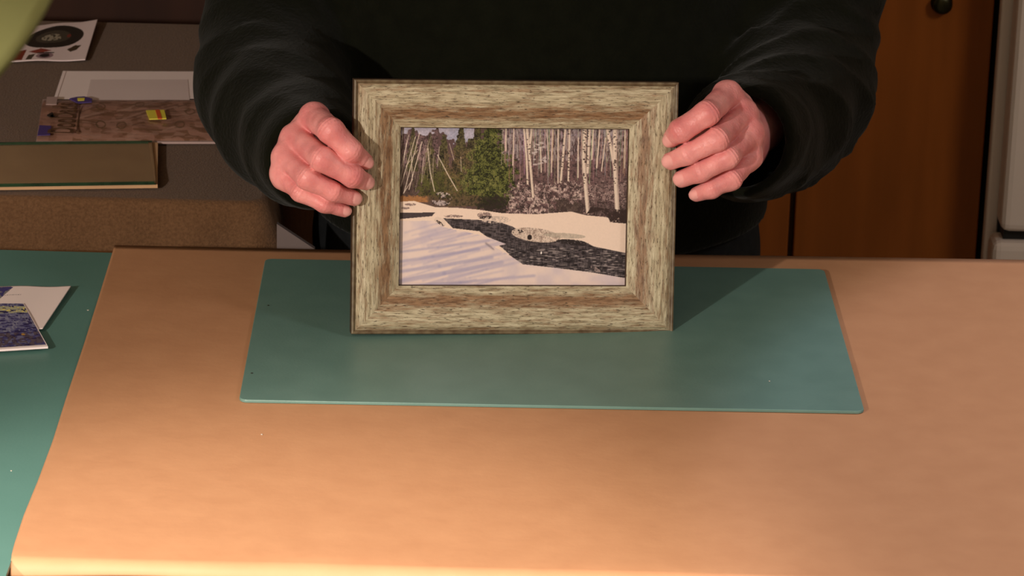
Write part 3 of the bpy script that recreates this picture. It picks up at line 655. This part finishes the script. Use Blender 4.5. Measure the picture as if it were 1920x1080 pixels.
def pkf(u, v):
    P = f_(u, v); P[:, 2] += .0012*np.sin(u*19+v*5)*np.sin(v*PI)-.004*(np.abs(v-.5)*2)**4; return P
ob = art_mesh('packet_face', A, pkf, M['packet'], pk); ob.data.polygons.foreach_set('use_smooth', [True]*len(ob.data.polygons))
prel = lambda pts: [tuple((np.array(p)+po)[:2]) for p in quad(pts, zp)]
slab('packet_back', prel([(80, 179), (380, 178), (404, 258.5), (67, 258.5)]), .0003, .0022, M['palelabel'], pk)
slab('yellow_label', prel([(274, 211), (308, 210), (312, 226), (280, 227)]), zp+.0012, zp+.0022, M['yellow'], pk)
slab('red_stripe', prel([(291, 210.5), (299, 210.3), (304, 226.3), (296, 226.5)]), zp+.0014, zp+.0025, M['red'], pk)
slab('purple_square', prel([(74, 236), (96, 237), (94, 254), (70, 255)]), zp+.0002, zp+.0007, M['purple'], pk)
slab('pale_square', prel([(88, 183), (108, 183), (106, 197), (86, 197)]), zp+.0003, zp+.0008, M['palelabel'], pk)
slab('purple_ribbon', prel([(130, 187), (143, 184), (158, 183), (173, 187), (172, 193), (160, 194), (146, 195), (138, 191)]), zp+.0004, zp+.0013, M['purple'], pk)
slab('ribbon_centre', prel([(145, 187), (159, 186.5), (158, 191), (146, 191.5)]), zp+.0006, zp+.0017, M['yellow'], pk)
slab('spade_mark', prel([(88, 218.5), (93, 215.5), (98, 213), (101, 217), (100, 219), (103, 222), (98, 223), (93, 221.5)]), zp+.0008, zp+.0016, M['darkink'], pk)
q = lambda x, y: np.array(PZ(x, y, zp))+po
v0 = q(137, 253); v1 = q(146, 196); xd = v1-v0; yd = np.array([-xd[1], xd[0], 0])
lt = lettering('lettering', 'DooDads', M['ink'], pk, v0+np.array([0, 0, .0014]), xd, yd, .034, np.linalg.norm(xd)); lt['label'] = 'brown DooDads lettering'
slab('subtitle_line', prel([(143, 250), (145, 250), (151, 200), (149.5, 200)]), zp+.0008, zp+.0016, M['ink'], pk)
# ---- glass panes with cardboard
gl = empty('cardboard_sheet', PZ(150, 306, zb), 'brown cardboard sheet under the stacked glass at the left edge', 'cardboard')
go = -np.array(PZ(150, 306, zb)); grel = lambda pts, z: [tuple((np.array(p)+go)[:2]) for p in quad(pts, z)]
bpy.data.objects.remove(gl)
def gslab(name, pts, z0, z1, m, label, cat, group=None):
    P = [tuple(p[:2]) for p in quad(pts, z1)]; o = slab(name, P, z0, z1, m); return tag(o, label, cat, group)
gslab('cardboard_sheet', [(-160, 276), (296, 267), (295.5, 346), (-170, 352)], zb+.0003, zb+.0035, M['cardboard'], 'tan cardboard sheet showing past the right end of the glass panes', 'cardboard')
def pane(pts, z0, z1, label, grp='glass panes stacked on the brown cloth'):
    P = [tuple(p[:2]) for p in quad(pts, z1)]; o = slab('glass_pane', P, z0, z1, [M['glass'], M['glass_edge']])
    for f in o.data.polygons:
        if abs(f.normal.z) < .5: f.material_index = 1
    return tag(o, label, 'glass', grp)
pane([(-150, 268), (285, 263.5), (292, 343), (-165, 350)], zb+.0037, zb+.0053, 'lower glass pane with green edge, right on the cardboard sheet at left')
pane([(-150, 270), (278, 266), (289, 340), (-165, 347)], zb+.0055, zb+.0071, 'upper glass pane with dark green front edge, topmost of the stack at left')
# ================================================================== BENCH LAMP
lp = empty('bench_lamp', (-.98, -.5, 0), 'pale yellow enamel lamp shade hanging at the upper left corner, close to the camera', 'lamp')
lo = Vector((.98, .5, 0))
axis = (Vector((-.20, -.80, .0))-LAMP).normalized()
rot = axis.to_track_quat('-Z', 'Y').to_matrix().to_4x4()
SH = .89                                    # scale of the head
apex = Vector(PY(-612, -250, -1.10))-axis*.045
MW = Matrix.Translation(apex+lo) @ rot @ Matrix.Scale(SH, 4)
prof = [(.018, .03), (.030, .028), (.045, .018), (.075, .0), (.105, -.03), (.130, -.062), (.150, -.098), (.160, -.125), (.1625, -.128), (.1625, -.131), (.158, -.128)]
profi = [(.158, -.128), (.147, -.098), (.127, -.063), (.102, -.032), (.073, -.003), (.043, .014), (.018, .022)]
sh = lathe('lamp_shade', prof+profi, [M['shade'], M['shade_in']], lp, 96, MW)
n = len(prof)+len(profi)
for i, f in enumerate(sh.data.polygons):
    if i % (n-1) >= len(prof)-1: f.material_index = 1
lathe('lamp_socket', [(0, .085), (.016, .085), (.021, .078), (.022, .03), (.017, .022), (0, .022)], M['steel'], lp, 40, MW)
top = apex+lo+(rot.to_3x3() @ Vector((0, 0, .08)))
tube('lamp_arm', [top, top+Vector((-.12, -.02, .16)), Vector((-.60+.98, -.80+.5, 1.0)), Vector((-.02, .62, .72)), ], .007, M['steel'], lp)
tube('lamp_post', [Vector((-.02, .62, .72)), Vector((-.02, .62, -.003))], .008, M['steel'], lp)
lathe('lamp_base', [(0, .02), (.05, .02), (.06, .014), (.062, 0), (0, 0)], M['steel'], lp, 40, Matrix.Translation((-.02, .62, -.0)))
# ================================================================== PERSON
pe = empty('person', (.02, .42, ZF), 'person in dark green-black sweater behind the table, holding the picture frame upright', 'person')
PO = np.array([.02, .42, ZF])
# -- hands.  joints as (x, y pixel, world Y) -> real points
def frame_Y(px_, py_):
    """y of the frame's front face seen at a pixel"""
    n = FM.to_3x3() @ Vector((0, 1, 0)); p0 = FM @ Vector((0, 0, 0)); d = Vector(ray(px_, py_)); c = Vector(CAM)
    return (c+d*((p0-c).dot(n)/d.dot(n)))[1]
def hand(zx, zy, J, wrist, elbow, thumb, mir):
    cv = lambda p: (zx+p[0]/4.318, zy+p[1]/4.318)
    F = []
    for f in J:
        pts = [PY(*cv(p[:2]), frame_Y(*cv(p[:2]))+p[2]) for p in f['p']]; F.append((pts, f['r']))
    Wp = PY(*wrist[:2], wrist[2]); El = PY(*elbow[:2], elbow[2]); T = [PY(*p[:2], p[2]) for p in thumb]
    allp = np.array([p for f in F for p in f[0]]+[Wp]+T); lo_ = allp.min(0)-.022; hi_ = allp.max(0)+.022
    h = .00085; G = grid(lo_, hi_, h); P = G
    view = np.array(ray(960, 300)); view = -view/np.linalg.norm(view)
    palm = None; mcps = [f[0][0] for f in F]
    wr = np.array(Wp)
    side = (mcps[3]-mcps[0]); side = side/np.linalg.norm(side)
    for i, mc in enumerate(mcps):
        wi = wr+side*(.010*(i-1.5))
        d, _ = cap(P, mc, wi, F[i][1][0]*1.06, .0155); palm = d if palm is None else smin(palm, d, .010)
    # thenar / palm fill
    d, _ = cap(P, T[0], (mcps[0]+mcps[1])/2+(wr-mcps[1])*.25, .014, .012); palm = smin(palm, d, .012)
    fore, _ = cap(P, wr, El, .0255, .034); palm = smin(palm, fore, .012)
    field = palm
    fds = []; nails = []
    for pts, rs in F:
        d = None
        for k in range(3):
            c, t = cap(P, pts[k], pts[k+1], rs[k], rs[k+1]); d = c if d is None else smin(d, c, .0035)
        # knuckle swelling and skin folds at the joints
        for k, amp in ((1, .0007), (2, .00042)):
            ax = pts[k+1]-pts[k-1]; ax = ax/np.linalg.norm(ax); q_ = P-pts[k]; s_ = q_ @ ax.astype(np.float32)
            back = np.clip((q_ @ view.astype(np.float32))/.006, 0, 1); rad2 = (q_*q_).sum(-1)
            wrk = np.exp(-(s_/.0042)**2)*back*(rad2 < .016**2)
            bend = (q_ @ np.cross(ax, view).astype(np.float32))
            d = d+amp*np.cos(2*PI*(s_+bend*bend*18)/.0027)*wrk-.0004*wrk
        # nail: shallow groove around the plate
        tip = pts[3]; ax = pts[3]-pts[2]; ax /= np.linalg.norm(ax)
        nd = view+np.array([.25*mir, 0, 0]); nd = nd-ax*(nd @ ax); nd /= np.linalg.norm(nd); sd = np.cross(nd, ax)
        q_ = P-tip; rt = rs[3]
        a1 = (q_ @ ax.astype(np.float32)-.0008)/(rt*.92); a2 = (q_ @ sd.astype(np.float32))/(rt*.74); up_ = q_ @ nd.astype(np.float32)
        e = np.sqrt((np.abs(a1)**2.6+np.abs(a2)**2.6))**(2/2.6)
        d = d+.0005*np.exp(-((e-1)/.13)**2)*(up_ > .1*rt)
        nails.append((tip, ax, sd, nd, rt)); fds.append(d)
    u = fds[0]
    for d in fds[1:]:
        w_ = np.abs(u-d); u = smin(u, d, .0012)+.0011*np.exp(-(w_/.0028)**2)
    td = None
    for k in range(len(T)-1):
        c, _ = cap(P, T[k], T[k+1], (.014, .0115, .0095, .008)[k], (.0115, .0095, .008, .007)[k]); td = c if td is None else smin(td, c, .004)
    u2 = smin(u, palm, .0055); field = smin(u2, td, .004)
    # low frequency irregularity, veins / tendons
    field = field+.00035*np.sin(P[..., 0]*410+1)*np.sin(P[..., 2]*370+2)*np.sin(P[..., 1]*330)
    V, Q = nets(field, lo_, h)
    # smooth slightly
    for _ in range(4):
        A_s = np.zeros_like(V); C = np.zeros(len(V))
        for a_, b_ in ((0, 1), (1, 2), (2, 3), (3, 0)):
            np.add.at(A_s, Q[:, a_], V[Q[:, b_]]); np.add.at(A_s, Q[:, b_], V[Q[:, a_]]); np.add.at(C, Q[:, a_], 1); np.add.at(C, Q[:, b_], 1)
        V = V*.55+.45*A_s/C[:, None]
    cen = V[Q].mean(1); mi = np.zeros(len(Q), int)
    for tip, ax, sd, nd, rt in nails:
        q_ = cen-tip; a1 = (q_ @ ax-.0008)/(rt*.92); a2 = (q_ @ sd)/(rt*.74)
        e = np.sqrt((np.abs(a1)**2.6+np.abs(a2)**2.6))**(2/2.6)
        mi[(e < .97) & (q_ @ nd > .25*rt) & (np.linalg.norm(q_, axis=1) < rt*1.6)] = 1
    return V, Q, mi
mm = .001
# person's right hand (left in the picture)
JL = [dict(p=[(385, 175, .020), (520, 285, -.020), (672, 450, -.018), (795, 535, -.0068)], r=[.0108, .0100, .0096, .0070]),
      dict(p=[(235, 345, .020), (455, 515, -.021), (690, 645, -.017), (803, 693, -.0070)], r=[.0108, .0100, .0090, .0070]),
      dict(p=[(165, 490, .014), (335, 665, -.016), (540, 775, -.015), (708, 828, -.0064)], r=[.0105, .0092, .0080, .0065]),
      dict(p=[(150, 640, .012), (290, 770, -.006), (470, 868, -.010), (635, 925, -.0040)], r=[.0105, .0085, .0070, .0056])]
WL = (585, 285, .10); EL_ = (505, 170, .36)
TL = [(628, 270, .075), (655, 285, .050), (690, 290, .037), (728, 296, .033)]
JR = [dict(p=[(620, 170, .020), (455, 320, -.020), (245, 455, -.017), (165, 525, -.0068)], r=[.0108, .0100, .0093, .0072]),
      dict(p=[(745, 320, .020), (535, 525, -.021), (300, 645, -.016), (158, 700, -.0070)], r=[.0108, .0098, .0085, .0070]),
      dict(p=[(800, 470, .014), (620, 665, -.016), (400, 785, -.015), (245, 845, -.0060)], r=[.0105, .0092, .0082, .0068]),
      dict(p=[(785, 660, .012), (650, 845, -.006), (490, 925, -.010), (365, 970, -.0020)], r=[.0105, .0085, .0072, .0058])]
WR = (1385, 250, .14); ER_ = (1500, 150, .40)
TR = [(1325, 235, .105), (1300, 240, .080), (1265, 252, .066), (1225, 262, .060)]
hands = [hand(500, 180, JL, WL, EL_, TL, 1), hand(1220, 140, JR, WR, ER_, TR, -1)]
# -- coarse body: head, neck, trunk, arms (continues the hands inside the sleeves)
hL, hR = PY(*WL[:2], WL[2]), PY(*WR[:2], WR[2]); eL, eR = PY(*EL_[:2], EL_[2]), PY(*ER_[:2], ER_[2])
cx0 = PY(1010, 300, .42)[0]
sL, sR = np.array([cx0-.19, .46, .46]), np.array([cx0+.19, .46, .46])
def coarse():
    lo_ = np.array([cx0-.36, .02, -.85]); hi_ = np.array([cx0+.36, .62, .90]); h = .0085; P = grid(lo_, hi_, h)
    f = ell(P, (cx0, .45, .22), (.165, .10, .30)); f = smin(f, ell(P, (cx0, .44, -.02), (.16, .105, .14)), .05)
    for s, e, w_ in ((sL, eL, hL), (sR, eR, hR)):
        m_ = PY(512, -20, .43) if s is sL else PY(1512, -25, .46)
        f = smin(f, cap(P, s, m_, .046, .040)[0], .03); f = smin(f, cap(P, m_, e, .040, .036)[0], .02); f = smin(f, cap(P, e, w_, .038, .026)[0], .02)
    for sg in (-1, 1):
        hip = (cx0+sg*.085, .45, -.05); kn = (cx0+sg*.10, .44, -.45); an = (cx0+sg*.11, .47, -.82)
        f = smin(f, cap(P, hip, kn, .080, .055)[0], .03); f = smin(f, cap(P, kn, an, .052, .036)[0], .02)
    hc = np.array([cx0, .40, .70]); f = smin(f, cap(P, (cx0, .46, .50), (cx0, .42, .62), .056, .052)[0], .03)
    f = smin(f, ell(P, hc+[0, .01, .03], (.075, .095, .100)), .02); f = smin(f, ell(P, hc+[0, -.035, -.055], (.050, .050, .055)), .03)
    f = smin(f, cap(P, hc+[0, -.085, .02], hc+[0, -.105, -.015], .009, .014)[0], .012)        # nose
    for sg in (-1, 1):
        f = smin(f, ell(P, hc+[sg*.078, .01, 0], (.012, .020, .032)), .008)                     # ears
        f = np.maximum(f, -ell(P, hc+[sg*.032, -.098, .018], (.016, .012, .010)))               # eye sockets
        f = np.minimum(f, ell(P, hc+[sg*.032, -.078, .018], (.014, .014, .012)))                # eyeballs
    f = np.minimum(f, ell(P, hc+[0, -.084, -.052], (.024, .012, .009)))                          # lips
    return nets(f, lo_, h)
Vb, Qb = coarse()
Vs = [Vb]; Qs = [Qb]; Ms = [np.zeros(len(Qb), int)]; offv = len(Vb)
for V, Q, mi in hands: Vs.append(V); Qs.append(Q+offv); Ms.append(mi); offv += len(V)
body = npmesh('body', np.concatenate(Vs)-PO, np.concatenate(Qs), [M['skin'], M['nail']], pe, True, np.concatenate(Ms))
# -- sweater
def sweater():
    lo_ = np.array([cx0-.37, .03, -.055]); hi_ = np.array([cx0+.37, .66, .62]); h = .0045; P = grid(lo_, hi_, h)
    f = ell(P, (cx0, .46, .25), (.205, .145, .40)); f = smin(f, ell(P, (cx0-.0, .435, -.02), (.200, .172, .24)), .06)
    f = smin(f, cap(P, sL, sR, .075, .075)[0], .06)
    x, y, z = P[..., 0], P[..., 1], P[..., 2]
    arms = None
    LS = [(sL, .070), (PY(528, -30, .43), .060), (PY(520, 70, .40), .0620), (PY(508, 165, .34), .0625), (PY(535, 225, .25), .056), (PY(572, 272, .155), .046), (PY(586, 292, .100), .0385), (PY(593, 299, .080), .0350)]
    RS = [(sR, .072), (PY(1500, -25, .46), .068), (PY(1494, 30, .45), .067), (PY(1500, 110, .41), .063), (PY(1494, 170, .36), .062), (PY(1462, 225, .28), .056), (PY(1415, 258, .195), .049), (PY(1392, 264, .145), .043), (PY(1383, 264, .125), .040)]
    cuffs = []
    for C, sg in ((LS, -1), (RS, 1)):
        d = None; s0 = 0
        acc = np.zeros_like(x); best = np.full_like(x, 9)
        for k in range(len(C)-1):
            (a_, ra), (b_, rb) = C[k], C[k+1]; c, t = cap(P, a_, b_, ra, rb); L_ = np.linalg.norm(np.array(b_)-a_)
            acc = np.where(c < best, s0+t*L_, acc); best = np.minimum(best, c); s0 += L_
            d = c if d is None else smin(d, c, .02)
        # folds: slanted ridges running round the sleeve, sharper near the elbow
        ph = acc*62+sg*x*26-z*20+1.8*np.sin(x*24+z*13)+1.2*np.sin(z*33+y*17)
        rid = (1-np.abs(np.sin(ph*.8)))**1.5
        ph2 = acc*37-sg*z*34+y*22+1.6*np.sin(z*27+2); rid2 = (1-np.abs(np.sin(ph2)))**1.6
        fa = .30 if sg < 0 else .75
        d = d-fa*(.0062*rid+.0050*rid2-.003)*np.clip((acc-.12)/.12, 0, 1)*np.clip((s0-acc)/.04, .12, 1)
        # open the cuff
        (a_, ra), (b_, rb) = C[-2], C[-1]; ax = (np.array(b_)-a_); ax /= np.linalg.norm(ax)
        hole = cap(P, np.array(a_)-ax*.02, np.array(b_)+ax*.05, ra-.0045, rb-.0045)[0]
        plane = (P-np.array(b_)) @ ax.astype(np.float32)
        cuffs.append((hole, plane, np.array(b_)))
        arms = d if arms is None else np.minimum(arms, d)
    f = f-.0025*np.sin(z*34+2*np.sin(x*16))*np.sin(x*21+1)
    f = smin(f, arms, .018)
    for hole, plane, c in cuffs:
        near = ((P-c)**2).sum(-1) < .09**2
        f = np.where(near, np.maximum(f, plane), f); f = np.maximum(f, -np.where(near, hole, 9))
    f = np.maximum(f, -cap(P, (cx0, .46, .50), (cx0, .42, .80), .060, .062)[0])   # neck opening
    f = np.maximum(f, -z-.04)
    return nets(f, lo_, h)
V, Q = sweater(); sw = npmesh('sweater', V-PO, Q, M['sweater'], pe)
def trousers():
    lo_ = np.array([cx0-.24, .25, -.87]); hi_ = np.array([cx0+.24, .65, .0]); h = .007; P = grid(lo_, hi_, h)
    f = ell(P, (cx0, .44, -.06), (.197, .150, .20)); f = np.maximum(f, P[..., 2]+.01)
    for sg in (-1, 1):
        hip = (cx0+sg*.095, .45, -.09); kn = (cx0+sg*.105, .44, -.45); an = (cx0+sg*.11, .47, -.84)
        f = smin(f, cap(P, hip, kn, .098, .078)[0]+.002*np.sin(P[..., 2]*60+P[..., 0]*20), .03); f = smin(f, cap(P, kn, an, .076, .066)[0], .02)
    f = np.maximum(f, -P[..., 2]-.85)
    return nets(f, lo_, h)
V, Q = trousers(); npmesh('trousers', V-PO, Q, M['trousers'], pe)
for sg in (-1, 1):
    lo_ = np.array([cx0+sg*.11-.07, .22, ZF-.01]); hi_ = lo_+[.14, .36, .14]; P = grid(lo_, hi_, .006)
    f = cap(P, (cx0+sg*.11, .30, ZF+.030), (cx0+sg*.11, .49, ZF+.040), .040, .038)[0]; f = smin(f, cap(P, (cx0+sg*.11, .47, ZF+.05), (cx0+sg*.11, .47, ZF+.10), .044, .042)[0], .03)
    f = np.maximum(f, ZF+.001-P[..., 2]); V, Q = nets(f, lo_, .006); npmesh('shoe', V-PO, Q, M['leather'], pe)
lo_ = np.array([cx0-.10, .30, .60]); P = grid(lo_, lo_+[.20, .24, .26], .006); hc = np.array([cx0, .40, .70])
f = ell(P, hc+[0, .018, .038], (.083, .100, .104)); f = np.maximum(f, -(P[..., 2]-hc[2]-.06+(P[..., 1]-hc[1]+.02)*1.1)*.6); f = f+.002*np.sin(P[..., 0]*200)*np.sin(P[..., 1]*150)
V, Q = nets(f, lo_, .006); npmesh('hair', V-PO, Q, M['hair'], pe)
